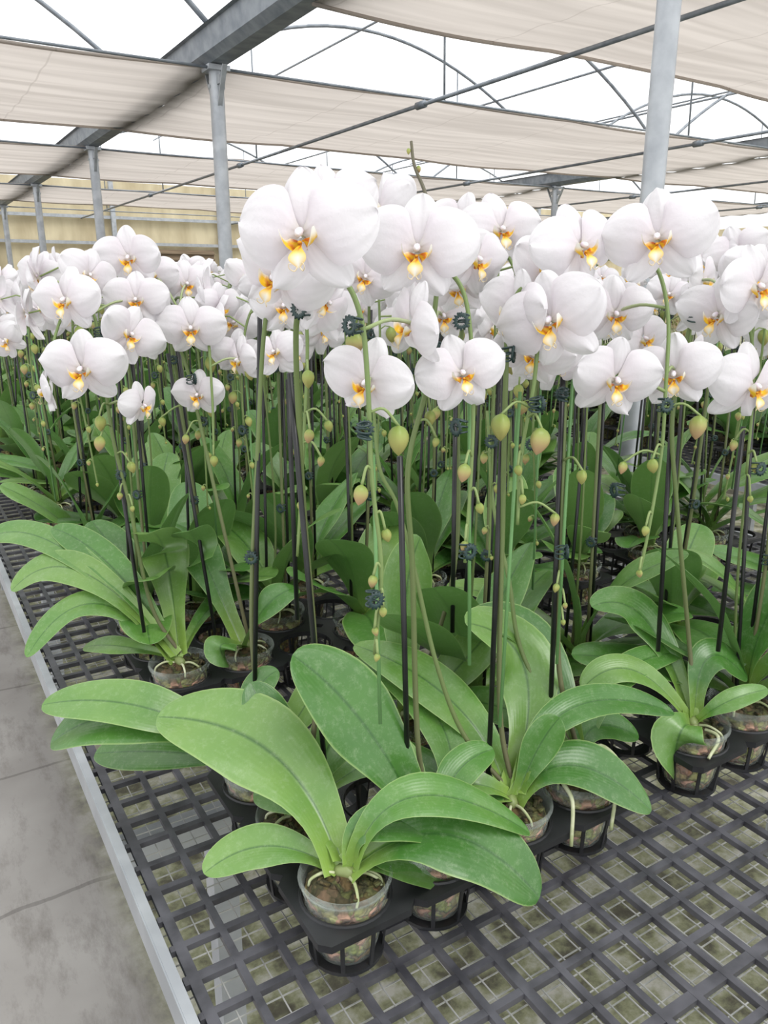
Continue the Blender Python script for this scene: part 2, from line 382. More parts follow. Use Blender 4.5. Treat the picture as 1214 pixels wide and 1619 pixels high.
def bud_mb(q,seed):
    mb=MB(); n=18 if q else 6; k=9 if q else 4
    prof=[]
    for i in range(k+1):
        t=i/k; rr=.33*math.sin(math.pi*t**.8)**.75 if 0<t<1 else .002
        prof.append((rr,-t))
    mb.lathe(prof,n,MI['bud'],None,lambda t:mixc(mixc((.18,.25,.05),(.34,.38,.10),ss(0,.6,t)),(.50,.27,.19),ss(.1,.9,t)*(.75 if seed%2 else .25)),
        lambda a,i:1+.10*math.cos(3*a)+.05*math.cos(6*a))
    return mb
def tstem(t): return mixc(mixc((.12,.11,.06),(.13,.18,.06),ss(.0,.25,t)),(.16,.23,.075),ss(.3,.9,t))
PED=(.21,.28,.10)
def pot_mbs():
    a=MB(); r=lambda z:.031+.0125*z/.09
    prof=[(.002,.006),(.030,.006)]
    for z in (.02,.035,.05,.062,.064,.066,.068,.070,.074,.076,.078,.084):
        prof.append((r(z)+(.0012 if z in(.064,.066,.076) else 0),z))
    prof+=[(.0455,.085),(.0465,.0885),(.0455,.092),(.0435,.0915),(.043,.086),(.042,.08)]
    a.lathe(prof,32,MI['pot'])
    b=MB()
    prof=[(.001,.008),(.0285,.008),(.031,.02),(.033,.035),(.0355,.05),(.0375,.062),(.039,.070),(.0385,.077),(.030,.084),(.018,.085),(.008,.089),(.0005,.089)]
    def rf(an,i):
        return 1+.03*math.sin(an*7+i*2.3)+.02*math.sin(an*13+i*5)
    b.lathe(prof,36,MI['mix'],None,None,rf)
    rr=random.Random(3)
    for k in range(30):
        a_=rr.uniform(0,6.28); q=rr.uniform(.012,.034); c=V((q*math.cos(a_),q*math.sin(a_),.086))
        d=V((rr.uniform(-1,1),rr.uniform(-1,1),rr.uniform(-.4,.4))).normalized()*rr.uniform(.003,.006)
        b.beam(c-d,c+d,rr.uniform(.003,.006),.003,MI['mix'])
    return a,b
def crown_mb():
    mb=MB()
    mb.lathe([(.003,.076),(.008,.084),(.0095,.090),(.007,.095),(.0005,.097)],12,MI['stem'],None,lambda t:mixc((.16,.17,.07),(.20,.26,.09),t),lambda a,i:1+.3*math.cos(2*a))
    rr=random.Random(9)
    for k in range(6):
        a=rr.uniform(0,6.28); d=V((math.cos(a),math.sin(a),0)); e=V((-d.y,d.x,0))*rr.uniform(-.012,.012)
        mb.tube(cr([V((0,0,.088))+d*.006,V((0,0,.092))+d*.020+e*.4,V((0,0,.087))+d*.033+e,V((0,0,.080))+d*.036+e*1.4],4),lambda t:.0019-.0006*t,6,MI['root'])
    return mb
def clip_mb():
    mb=MB(); m=MI['clip']; n=28
    rows=[];
    for y,s in ((-.0075,.5),(-.0085,1),(-.0065,1),(-.0055,.6)):
        rows.append([V(((.0085 if k%2 else .0060)*s*math.cos(2*math.pi*k/n),y,(.0085 if k%2 else .0060)*s*math.sin(2*math.pi*k/n))) for k in range(n)])
    mb.grid(rows,[[(1,1,1)]*n]*4,m,True)
    for i,z in enumerate((-.0055,0,.0055)):
        pts=[V((.0052*math.cos(t*math.pi/6),.0052*math.sin(t*math.pi/6),z+.0012*math.cos(t*math.pi/6+i))) for t in range(13)]
        mb.tube(pts,.0009,5,m,cap=False)
    return mb
def res(name,fn): return fn().mesh(name)
NF=10
FL=[res('flower_petals',lambda s=s:flower_mb(1,s)) for s in range(NF)]
LP=[res('flower_lip',lambda s=s:lip_mb(1,s)) for s in range(1)]
BU=[res('flower_bud',lambda s=s:bud_mb(1,s)) for s in range(2)]
FLs=[flower_mb(0,s) for s in range(NF)]; LPs=lip_mb(0,0); BUs=[bud_mb(0,s) for s in range(2)]
pa,pb=pot_mbs()
POT=res('plastic_pot',lambda:pa); MIXM=res('potting_mix',lambda:pb); CLIP=res('stem_clip',clip_mb); CROWN=res('crown',crown_mb)

def T(p): return Matrix.Translation(p)
def fmat(pos,yaw,pitch,roll,size,base=0):
    return T(pos)@Matrix.Rotation(base+math.radians(yaw),4,'Z')@Matrix.Rotation(math.radians(pitch),4,'X')@Matrix.Rotation(math.radians(roll),4,'Y')@Matrix.Scale(size,4)
def link(o,parent=None,M=None):
    col.objects.link(o)
    if parent: o.parent=parent
    if M is not None: o.matrix_basis=M
    return o
def obj(name,me,parent=None,M=None,label=None):
    o=bpy.data.objects.new(name,me); link(o,parent,M)
    if label: o['label']=label
    return o
def top(o,label,cat,group=None,kind=None):
    o['label']=label; o['category']=cat
    if group: o['group']=group
    if kind: o['kind']=kind
def empty(name,loc,rot=0):
    e=bpy.data.objects.new(name,None); e.empty_display_size=.05; col.objects.link(e)
    e.matrix_basis=T(loc)@Matrix.Rotation(rot,4,'Z'); return e

# ---------------------------------------------------------------- template orchids
def variant(seed,q):
    r=random.Random(100+seed); U=r.uniform
    parts=[]
    I=Matrix.Identity(4)
    az0=U(0,math.pi)
    nl=6
    for i in range(nl):
        az=az0+(i%2)*math.pi+U(-.45,.45); d=V((math.cos(az),math.sin(az),0))
        L=U(.18,.25); e=math.radians((16,28,40,50,62,74)[i]+U(-8,8)); e2=e-U(.15,.6)
        p0=V((0,0,.086+.003*i))+d*.006
        m=p0+d*(L*.5*math.cos(e))+V((0,0,L*.5*math.sin(e)))
        t=m+d*(L*.52*math.cos(e2))+V((0,0,L*.52*math.sin(e2)))
        parts.append(('m','leaf',leaf_mb(p0,m,t,U(.074,.094),q,U(-.4,.4),seed+i),I))
    H=U(.55,.62); lx,ly=U(-.03,.03),U(-.03,.02); sx=U(-.08,.08)
    pts=[(.012,.008,.088),(lx*.4+.01,ly*.4,H*.5),(lx,ly,H),(lx+sx*.25,ly-.03,H+.05),(lx+sx*.6,ly-.07,H+.05),(lx+sx*.9,ly-.10,H+.0),
         (lx+sx,ly-.11,H-.09),(lx+sx*.95,ly-.10,H-.18),(lx+sx*.9,ly-.09,H-.27)]
    P=cr(pts,5 if q else 2); np_=len(P)-1
    mb=MB(); mb.tube(P,lambda t:.0027-.0014*t,7 if q else 4,MI['stem'],tstem,False)
    at=lambda t:P[min(np_,int(round(t*np_)))]
    nf=r.choice((5,6,7)); fl=[]
    for k in range(nf):
        t=.25+.40*k/(nf-1); p=at(t); sg=-1 if k%2 else 1
        fp=p+V((sg*U(.038,.070),-U(.01,.05),U(-.02,.02)))
        M=fmat(fp,sg*U(-20,85),U(-20,24),U(-35,35),U(.078,.096))
        fl.append((r.randrange(NF),M))
        mb.tube([p,(p+fp)*.5+V((0,0,.008)),fp+V((0,.006,0))],.0013,5 if q else 3,MI['stem'],lambda t:PED,False)
    qx,qy=U(-.03,.03),U(.0,.04)
    mb.tube(cr([(-.012,.006,.088),(qx*.5-.012,qy,H*.5),(qx-.02,qy,H*U(.75,1.05))],4 if q else 2),lambda t:.0025-.001*t,6 if q else 4,MI['stem'],tstem,False)
    bl=[]
    nb=7
    for k in range(nb):
        t=.68+.31*k/(nb-1); p=at(t); sg=-1 if k%2 else 1
        bp=p+V((sg*.013*(1.1-k/nb),-.004,.004)); s=.022*(1-.68*k/(nb-1))*U(.85,1.1)
        M=T(bp)@Matrix.Rotation(sg*-.3*U(0,1),4,'Y')@Matrix.Scale(s,4)
        bl.append((k%2,M)); mb.tube([p,(p+bp)*.5+V((0,0,.003)),bp],.001,4 if q else 3,MI['stem'],lambda t:PED,False)
    parts.append(('m','flower_stem',mb,I))
    for (x0,y0,x1,y1,h) in ((.016,.012,lx+.006,ly+.005,H-.01),(-.018,-.01,qx-.02,qy+.004,H*U(.8,1.0))):
        sk=MB(); sk.tube([(x0,y0,.02),(x1,y1,h)],.0026,7 if q else 4,MI['stake'])
        parts.append(('m','support_stake',sk,I))
    if q and seed%2==0:
        g=MB(); x=lx+sx; g.tube([(x+.006,ly-.095,H-.34),(x+.008,ly-.11,H-.02)],.0017,6,MI['stem'],lambda t:(.11,.24,.08))
        parts.append(('m','support_stake',g,I))
    cl=[T(at(.235)),T(at(.13)),T(at(.80))]
    return dict(parts=parts,fl=fl,bl=bl,cl=cl)
NV=12
VAR=[]
for s in range(NV):
    v=variant(s,1)
    v['meshes']=[(n,mb.mesh(n)) for k,n,mb,M in v['parts']]
    VAR.append(v)
pots_simple=MB(); pots_simple.lathe([(.03,.006),(.043,.088),(.046,.092),(.038,.082),(.001,.083)],10,MI['mix'])
FAR=[];FARM=[]
for s in range(NV):
    v=variant(s,0); mb=MB()
    for k,n,m_,M in v['parts']: mb.add(m_,M)
    for i,M in v['fl']: mb.add(FLs[i],M); mb.add(LPs,M)
    for i,M in v['bl']: mb.add(BUs[i],M)
    mb.add(pots_simple,Matrix.Identity(4))
    FAR.append(mb); FARM.append(mb.mesh('orchid_plant'))

LAB=["white moth orchid in a clear plastic pot, staked on the bench",
     "potted white moth orchid with broad green leaves and hanging buds",
     "white flowering orchid tied to a black stake in a tray"]
GRP="white moth orchids on the benches"
def place_full(i,loc,rot):
    v=VAR[i]; e=empty('potted_orchid',loc,rot)
    top(e,LAB[i%3],'orchid',GRP)
    obj('plastic_pot',POT,e); obj('potting_mix',MIXM,e); obj('crown',CROWN,e)
    for n,me in v['meshes']: obj(n,me,e)
    for k,M in v['fl']:
        f=obj('flower',FL[k],e,M); obj('lip',LP[0],f)
    for k,M in v['bl']: obj('bud',BU[k],e,M)
    for M in v['cl']: obj('stem_clip',CLIP,e,M)
def place_far(i,loc,rot):
    o=obj('potted_orchid',FARM[i],None,T(loc)@Matrix.Rotation(rot,4,'Z'))
    top(o,LAB[i%3],'orchid',GRP)

# ---------------------------------------------------------------- individually modelled orchids
HD=V((sh,ch,0))
def custom(x,y,label,leaves,stakes,stems,flowers,buds,clips,roots=(),crown_dz=.088):
    o=V((x,y,B)); e=empty('potted_orchid',o); top(e,label,'orchid',GRP)
    obj('plastic_pot',POT,e); obj('potting_mix',MIXM,e); obj('crown',CROWN,e,Matrix.Rotation(x*9+y*5,4,'Z'))
    cr0=V((0,0,crown_dz))
    for i,lf in enumerate(leaves):
        m,t,w=lf[:3]; roll=lf[3] if len(lf)>3 else 0
        tip=HZ(*t)-o; mid=HZ(*m)-o
        d=V((mid.x,mid.y,0)); d=d.normalized() if d.length>1e-4 else V((0,0,0))
        mb=leaf_mb(cr0+d*.006+V((0,0,.002*i-.002)),mid,tip,w,1,roll,i,hint=V((0,0,.8))-HD*.45)
        obj('leaf',mb.mesh('leaf'),e)
    samples=[]
    sm=MB()
    for st in stems:
        P=cr([cr0+V((.01,.004,0)) if p=='c' else W(*p)-o for p in st],8)
        dark=st[0]!='c'
        sm.tube(P,lambda t:(.0022-.0008*t if dark else .0031-.0014*t),8,MI['stem'],(lambda t:(.10,.09,.055)) if dark else tstem)
        if not dark: samples+=P
    def nearest(p):
        return min(samples,key=lambda s:(s-p).length+max(0,(s.z-p.z))*.3)
    for st in stakes:
        k=MB(); topp=W(*st[0])-o; bot=cr0*.4+V((.014,.008,0)) if st[1] is None else W(*st[1])-o
        green=len(st)>2
        k.tube([bot,topp],.0018 if green else .0029,8,MI['stem'] if green else MI['stake'],lambda t:(.11,.24,.08))
        obj('support_stake',k.mesh('support_stake'),e,None,"green plastic coated stake" if green else "black plastic stake")
    for i,f in enumerate(flowers):
        u,v,b,s,yaw,pit,rol=f[:7]; p=W(u,v,b)-o
        M=fmat(p,yaw,pit,rol,s,-HEAD)
        fo=obj('flower',FL[(i+int(u))%NF],e,M); obj('lip',LP[0],fo)
        q=nearest(p); back=M@V((0,.08,0))
        sm.tube(cr([q,(q+back)*.5+V((0,0,.006)),back,M@V((0,.01,0))],4),.0018,6,MI['stem'],lambda t:mixc(PED,(.5,.52,.36),t))
    for i,bd in enumerate(buds):
        u,v,b,s=bd; p=W(u,v,b)-o; tp=p+V((0,0,s*.5))
        obj('bud',BU[i%2],e,T(tp)@Matrix.Rotation(.25*math.sin(i*2.3),4,'Y')@Matrix.Rotation(i*1.3,4,'Z')@Matrix.Scale(s,4))
        if v<300: continue
        q=nearest(tp+V((0,0,.01)))
        sm.tube(cr([q,(q+tp)*.5+V((0,0,.008)),tp+V((0,0,-.001))],4),.0013,6,MI['stem'],lambda t:PED)
    if sm.v: obj('flower_stem',sm.mesh('flower_stem'),e)
    for c in clips:
        obj('stem_clip',CLIP,e,T(W(*c)-o)@Matrix.Rotation(-HEAD,4,'Z')@Matrix.Rotation(c[0]*.3,4,'Z'))
    for rt in roots:
        k=MB(); k.tube(cr([cr0+V((0,0,-.004))]+[W(*p)-o for p in rt],6),lambda t:.0028-.0008*t,8,MI['root'])
        obj('aerial_root',k.mesh('aerial_root'),e,None,"pale dangling aerial root")

# front plant (leaves only, at the tray corner)
custom(.300,.560,"orchid with big arching leaves in clear pot at tray corner",
  [((430,1192,.17),(248,1134,.19),.098,.1),((425,1338,.10),(322,1382,.085),.046),((655,1260,.17),(838,1318,.10),.048,-.3),
   ((705,1320,.13),(853,1420,.06),.084,-.25),((640,1368,.085),(735,1400,.05),.038),((600,1345,.10),(700,1372,.07),.042),((480,1265,.12),(400,1260,.10),.050),((600,1300,.14),(740,1330,.11),.045,-.2)],
  [],[],[],[],[])
# tall spray behind it
custom(.300,.665,"orchid with the largest front bloom and trailing bud string",
  [((400,1160,.14),(300,1110,.14),.070,.1),((520,1180,.14),(560,1120,.2),.06),((440,1180,.16),(395,1080,.22),.055),((600,1200,.12),(650,1230,.09),.045)],
  [((458,590,.72),(515,1230,.85))],
  [['c',(500,1080,.83),(480,800,.77),(468,560,.70),(475,480,.67),(500,425,.64),(545,445,.62),(572,510,.62),(582,620,.63),(588,760,.645),(603,900,.66),(592,1035,.68)]],
  [(478,372,.56,.104,-14,2,-3),(440,438,.65,.095,-34,12,25),(533,328,.73,.088,25,-5,-15),(580,606,.65,.080,-24,6,14),(648,515,.67,.080,-62,5,15),(515,478,.72,.07,40,15,60)],
  [(630,697,.64,.026),(572,783,.64,.018),(609,848,.655,.013),(590,920,.66,.012),(606,968,.665,.010),(592,1000,.67,.009),(597,1040,.67,.008),(560,545,.66,.022)],
  [(480,490,.665),(563,515,.61),(576,682,.62),(588,945,.655)])
# B
custom(.405,.560,"orchid with one tall upright leaf and slender stake",
  [((580,1152,.21),(462,1036,.29),.084,.0),((700,1150,.15),(570,1035,.17),.055),((740,1285,.10),(790,1240,.10),.04),((720,1225,.14),(780,1185,.15),.042),((640,1215,.13),(600,1170,.14),.045)],
  [((632,722,.72),(646,1290,.83)),((742,600,.72),(742,1052,.76),1),((590,720,.70),(601,1145,.72),1)],
  [['c',(662,1190,.82),(652,900,.77),(645,740,.74),(678,600,.73),(686,500,.72),(700,430,.72),(735,470,.71),(748,600,.71),(745,740,.72),(735,890,.73)],
   [(700,430,.72),(690,370,.74),(672,305,.75),(655,262,.75),(650,224,.75)]],
  [(660,395,.67,.102,-8,3,2),(600,335,.79,.09,-55,-8,-10),(752,412,.82,.09,38,3,8),(730,592,.69,.080,8,-8,-10),(700,500,.92,.08,10,10,0)],
  [(680,662,.74,.016),(735,748,.70,.018),(757,805,.72,.012),(735,865,.72,.012),(646,240,.75,.006),(661,268,.75,.007),(690,700,.74,.010)],
  [(690,552,.71),(732,508,.70),(730,675,.70),(735,870,.72)])
# C
custom(.510,.560,"orchid with spreading pale green leaves and curved old stem",
  [((900,1122,.18),(1066,1128,.14),.046,-.1),((905,1210,.13),(1030,1282,.075),.064,-.2),((850,1185,.15),(885,1135,.19),.04,.5),
   ((715,1110,.17),(560,1020,.19),.06),((690,1235,.11),(600,1160,.10),.055),((830,1060,.20),(735,985,.27),.085),((740,1240,.12),(690,1262,.09),.04)],
  [((798,575,.77),(772,1225,.87)),((822,620,.77),(790,1150,.80),1)],
  [['c',(790,1120,.86),(795,800,.80),(800,580,.76),(805,500,.75),(828,455,.74),(850,490,.74),(845,600,.75),(824,720,.76),(818,830,.77)],
   ['c',(735,1165,.86),(690,1050,.84),(655,900,.82),(628,800,.80),(600,740,.79),(590,640,.78)]],
  [(815,495,.75,.090,-62,0,10),(872,508,.72,.104,-34,4,-18),(845,560,.78,.08,-20,12,10)],
  [(792,676,.74,.027),(855,698,.74,.027),(818,745,.75,.012),(878,822,.77,.014),(826,790,.76,.011)],
  [(800,560,.75),(845,640,.74)])
# D
custom(.615,.560,"orchid with tall spray of large white flowers, thick stake",
  [((850,1030,.20),(745,985,.26),.075),((975,1075,.15),(1082,1032,.16),.042),((820,1130,.14),(700,1110,.12),.055),((870,1200,.11),(800,1240,.09),.045),((940,1150,.12),(1010,1165,.09),.045)],
  [((890,592,.83),(868,1180,.93)),((905,600,.84),(880,1050,.88),1)],
  [['c',(884,1060,.91),(888,850,.87),(893,620,.84),(900,520,.83),(930,430,.83),(985,405,.83),(1035,420,.83),(1056,500,.82),(1052,620,.81),(1045,720,.82),(1025,840,.83),(1010,910,.84)],
   ['c',(828,1040,.93),(805,920,.92),(780,800,.92),(770,650,.92)]],
  [(918,392,.77,.098,24,-6,-10),(1040,378,.75,.106,-26,-2,-6),(972,497,.87,.088,2,8,0),(972,602,.79,.096,10,8,8),(1066,592,.82,.090,-26,8,-8)],
  [(920,755,.80,.016),(985,740,.82,.014),(1030,738,.81,.017),(1105,676,.80,.026),(1020,840,.82,.012),(1010,908,.83,.010),(880,930,.86,.011),(893,958,.86,.008),(890,985,.86,.008)],
  [(890,625,.81),(885,873,.85),(1048,640,.80),(980,775,.84)],
  [[(890,1235,.87),(905,1268,.85),(903,1338,.85)],[(955,1220,.88),(972,1252,.87),(966,1312,.87)],[(945,1180,.93),(975,1200,.92),(970,1215,.90)]])
# E
custom(.820,.560,"orchid with a drooping leaf over its pot rim",
  [((1075,1160,.10),(1062,1222,.02),.068,.1),((1120,1040,.17),(1182,1075,.13),.05),((1000,1060,.16),(920,1090,.14),.045),((1150,1110,.13),(1214,1090,.14),.03),((1020,980,.2),(935,960,.22),.06)],
  [((1062,655,.95),(1040,1030,1.0)),((1175,675,.93),(1135,1030,.98))],
  [['c',(1088,1000,1.02),(1070,800,.97),(1063,660,.94),(1090,520,.92),(1120,475,.90),(1150,460,.90),(1185,520,.90),(1190,620,.90),(1180,750,.92)]],
  [(1135,500,.88,.094,-55,3,5),(1198,455,.84,.100,10,0,-5),(1190,612,.85,.102,24,4,6),(1110,445,.98,.085,50,0,0)],
  [(1195,740,.9,.014),(1160,705,.92,.014),(1185,790,.92,.010)],
  [(1095,500,.90),(1195,740,.90)],
  [[(1135,1165,1.0),(1120,1200,.98)]])
# F
custom(.300,.770,"orchid with long leaves reaching past the bench rail",
  [((230,1132,.155),(80,1175,.11),.080,.1),((240,1122,.17),(66,1115,.16),.060),((270,1190,.09),(150,1192,.06),.055),((480,1120,.15),(520,1040,.2),.045),((400,1110,.17),(440,1060,.2),.04)],
  [((411,487,.86),(402,1150,.93)),((455,600,.86),(470,980,.92))],
  [['c',(398,1000,.92),(408,700,.88),(418,520,.85),(435,455,.84),(462,450,.83),(485,520,.84),(480,700,.86),(470,880,.88)]],
  [(450,484,.84,.075,-5,5,0),(515,495,.88,.08,15,10,10)],
  [(487,600,.82,.020),(490,690,.83,.016),(518,675,.85,.014),(508,730,.85,.012),(475,800,.87,.011)],
  [(398,880,.9)])
# K
custom(.510,.770,"orchid standing amid neighbours with pale upright leaf",
  [((640,960,.22),(665,850,.32),.070),((720,1060,.16),(800,970,.2),.06),((700,1090,.14),(600,1060,.15),.055)],
  [((720,640,.95),(715,1000,1.0))],
  [['c',(718,900,1.0),(724,640,.96),(735,480,.94),(760,400,.93),(790,390,.92),(820,450,.92),(825,560,.93)]],
  [(792,365,.90,.098,14,-4,-4),(728,355,.97,.085,-35,0,10),(845,400,.97,.08,40,0,0)],
  [(820,620,.92,.018),(690,655,.94,.016)],
  [(725,560,.94)])
# G
custom(.300,1.080,"orchid leaning over the bench rail, blooms high",
  [((130,905,.20),(18,935,.17),.064),((150,955,.16),(42,1040,.10),.052),((180,900,.2),(82,835,.25),.058),((262,880,.22),(232,845,.3),.08),
   ((190,1022,.09),(132,1024,.07),.035),((345,950,.13),(412,942,.12),.042),((90,862,.23),(-30,860,.22),.055)],
  [((180,690,1.12),(228,1000,1.17))],
  [['c',(240,960,1.18),(205,800,1.13),(178,690,1.10),(160,560,1.08),(145,490,1.07),(115,470,1.05),(85,540,1.03),(72,640,1.02)]],
  [(104,476,1.02,.096,-16,0,0),(130,585,1.0,.110,-4,3,0),(205,530,1.03,.09,42,0,25),(225,642,1.06,.07,65,8,0),(72,618,1.03,.07,-70,8,0),(215,475,1.1,.088,8,0,0),(60,440,1.15,.085,-20,0,10),(165,425,1.2,.085,15,-8,0)],
  [(158,670,1.05,.022),(160,702,1.05,.022),(206,740,1.1,.018),(190,785,1.12,.012),(210,805,1.12,.010)],
  [(155,525,1.06),(190,750,1.12)])
# H
custom(.405,1.080,"orchid with paired flowers above dark stake",
  [((320,880,.22),(300,840,.3),.07),((350,1020,.12),(360,1050,.08),.05),((420,960,.18),(470,930,.2),.05)],
  [((265,560,1.25),(340,1000,1.22))],
  [['c',(345,800,1.2),(300,600,1.17),(275,520,1.16),(290,480,1.15),(325,520,1.14),(335,620,1.14),(338,720,1.15)]],
  [(302,520,1.12,.098,8,2,0),(313,625,1.16,.078,-8,4,0),(240,435,1.2,.085,-12,0,0),(295,450,1.22,.085,24,0,0),(378,570,1.15,.078,-45,5,0)],
  [(338,730,1.15,.018),(295,695,1.17,.016),(255,668,1.18,.016)],
  [(300,600,1.15)])

# ---------------------------------------------------------------- trays
def tray_mb():
    mb=MB(); m=MI['tray']; p=.105; n=32; nx,ny=4,3; z=.066
    for ix in range(nx):
        for iy in range(ny):
            c=V((ix*p,iy*p,0)); rows=[]
            ang=[2*math.pi*k/n+math.pi/n for k in range(n)]
            def ring(r,zz): return [c+V((r*math.cos(a),r*math.sin(a),zz)) for a in ang]
            def sq(h,zz):
                o=[]
                for a in ang:
                    x,y=math.cos(a),math.sin(a); k=h/max(abs(x),abs(y)); k=min(k,h*1.37)
                    o.append(c+V((x*k,y*k,zz)))
                return o
            h=p/2
            rows=[ring(.0435,z-.006),ring(.0435,z+.002),ring(.0455,z+.002),ring(.0465,z),sq(h,z),sq(h,z-.008)]
            mb.grid(rows,[[(1,1,1)]*n]*len(rows),m,True)
            for k in range(8):
                a=2*math.pi*k/8+.2; d=V((math.cos(a),math.sin(a),0))
                mb.beam(c+d*.0435+V((0,0,z-.002)),c+d*.0365+V((0,0,.002)),.0042,.002,m,d)
            rows=[ring(.026,.001),ring(.026,.005),ring(.038,.005),ring(.038,.001)]
            mb.grid(rows,[[(1,1,1)]*n]*4,m,True)
    return mb
TRAY=tray_mb().mesh('pot_tray',False)
def tray(x,y,z=B):
    o=obj('pot_tray',TRAY,None,T((x,y,z))); top(o,"black plastic carrying tray with round pot holes on bench",'plant tray',"black pot trays on the benches")

# ---------------------------------------------------------------- template placement
rg=random.Random(5)
cust={(.3,.56),(.3,.665),(.405,.56),(.51,.56),(.615,.56),(.82,.56),(.3,.77),(.51,.77),(.3,1.08),(.405,1.08)}
nfull=0;nfar=0; extra=[]
cols1=[.30,.82,1.34]; cols2=[2.55,3.07,3.59]; cols3=[4.75,5.27,5.79]
pat=[(0,0),(2,0),(1,1),(3,1),(0,2),(2,2)]; pat2=[(1,0),(3,0),(0,1),(2,1),(1,2),(3,2)]
def vis(p,mg=260):
    q=proj((p[0],p[1],B+.5))
    return q and -mg<q[0]<1214+mg
for cols_,kys in ((cols1,range(0,26)),(cols2,range(1,26)),(cols3,range(2,26))):
    for ky in kys:
        for cx in cols_:
            ty=.56+.52*ky
            if not vis((cx+.15,ty+.1)): continue
            if ky<(9 if cols_ is cols1 else 5): tray(cx,ty)
            pt=(pat if (ky+cols_.index(cx))%2 else pat2)
            if (cx,ky)==(.30,0): pt=[(3,2)]
            if (cx,ky)==(.82,0): pt=[(1,0),(3,1),(0,2),(2,2)]
            if (cx,ky)==(.30,1): pt=[(3,0),(1,2),(3,2),(0,2),(2,1)]
            for ix,iy in pt:
                x=cx+.105*ix; y=ty+.105*iy
                if (round(x,3),round(y,3)) in cust: continue
                if not vis((x,y),220): continue
                i=rg.randrange(NV); rot=-HEAD+rg.uniform(-.7,.7)
                loc=V((x,y,B))
                if ky<4 and cols_ is cols1: place_full(i,loc,rot); nfull+=1
                elif nfull+nfar<284: place_far(i,loc,rot); nfar+=1
                else: extra.append((i,loc,rot))
mb=MB()
for i,loc,rot in extra[:420]:
    mb.add(FAR[i],T(loc)@Matrix.Rotation(rot,4,'Z'))
if extra:
    o=obj('orchid_rows',mb.mesh('orchid_rows')); top(o,"dense rows of white orchids filling the far benches",'orchids',None,'stuff')
print('full',nfull,'far',nfar,'extra',len(extra))

# ---------------------------------------------------------------- benches
def bench(x0,x1,y0,y1,detail):
    e=empty('greenhouse_bench',((x0+x1)/2,(y0+y1)/2,0)); top(e,"galvanised greenhouse bench with black plastic grid top",'bench',"greenhouse benches")
    o=V(((x0+x1)/2,(y0+y1)/2,0))
    g=MB(); m=MI['grid']; p=.044; k=0
    x=x0+.022
    while x<x1-.01:
        w=.011 if k%6==0 else .0078
        g.beam(V((x,y0,B-.0035))-o,V((x,y1,B-.0035))-o,w,.007,m); x+=p;k+=1
    y=y0+.02;k=0
    while y<y1:
        w=.011 if k%6==0 else .0078
        g.beam(V((x0+.012,y,B-.0038))-o,V((x1-.012,y,B-.0038))-o,w,.007,m)
        y+=p;k+=1
    obj('grid_top',g.mesh('grid_top',False),e,None,"black plastic lattice top")
    if detail:
        g=MB(); m=MI['wire']; x=x0+.05
        while x<x1:
            g.beam(V((x,y0,B-.024))-o,V((x,min(y1,4),B-.024))-o,.0012,.0012,m); x+=.022
        y=y0
        while y<min(y1,4):
            g.beam(V((x0,y,B-.0255))-o,V((x1,y,B-.0255))-o,.0012,.0012,m); y+=.022
        obj('wire_mesh',g.mesh('wire_mesh',False),e,None,"thin pale wire mesh under the lattice")
    for xx in (x0,x1):
        g=MB(); g.beam(V((xx,y0,B-.016))-o,V((xx,y1,B-.016))-o,.003,.038,MI['galv'])
        s=1 if xx==x0 else -1
        g.beam(V((xx+s*.005,y0,B+.003))-o,V((xx+s*.005,y1,B+.003))-o,.010,.002,MI['galv'])
        g.beam(V((xx+s*.009,y0,B-.034))-o,V((xx+s*.009,y1,B-.034))-o,.018,.002,MI['galv'])
        obj('edge_rail',g.mesh('edge_rail',False),e,None,"galvanised edge rail")
    y=y0+.4
    while y<y1:
        g=MB(); g.beam(V((x0+.02,y,B-.07))-o,V((x1-.02,y,B-.07))-o,.03,.04,MI['galv']); obj('cross_bar',g.mesh('cross_bar',False),e)
        for xx in (x0+.15,x1-.15):
            g=MB(); g.beam(V((xx,y,0))-o,V((xx,y,B-.09))-o,.035,.035,MI['galv'],V((0,1,0))); obj('leg',g.mesh('leg',False),e)
        y+=1.5
bench(.135,1.86,-1.0,14.2,True)
bench(2.38,4.1,.6,14.2,False)
bench(4.6,6.3,1.0,14.2,False)

# ---------------------------------------------------------------- building
def slab(name,pts,mat,kind='structure'):
    mb=MB(); mb.v=[tuple(p) for p in pts]; mb.c=[(1,1,1)]*4; mb.f=[(0,1,2,3)]; mb.m=[MI[mat]]
    o=obj(name,mb.mesh(name,False)); o['kind']=kind; return o
slab('floor',[(-7,-3,0),(22,-3,0),(22,17.5,0),(-7,17.5,0)],'floor')['label']="grey worn dirty greenhouse floor with stains"
slab('wall_back',[(-7,17.5,0),(22,17.5,0),(22,17.5,3.4),(-7,17.5,3.4)],'wall')['label']="muted cream beige panel end wall"
slab('wall_right',[(22,-3,0),(22,17.5,0),(22,17.5,3.0),(22,-3,3.0)],'wall')['label']="muted cream beige side wall"
for n_,(x,z0,z1,w) in enumerate(((5.6,1.2,2.1,1.4),(3.4,1.1,1.75,1.5))):
    mb=MB()
    mb.beam((x-w/2,17.4,(z0+z1)/2),(x+w/2,17.4,(z0+z1)/2),.05,z1-z0,MI['brown'])
    for k in range(7):
        zz=z0+(z1-z0)*(k+.5)/7; mb.beam((x-w/2,17.35,zz),(x+w/2,17.35,zz),.05,.05,MI['brown'])
    o=obj('window_%d'%(n_+1),mb.mesh('vent',False)); o['kind']='structure'; o['label']="brown louvred vent panel in end wall"
ti=0
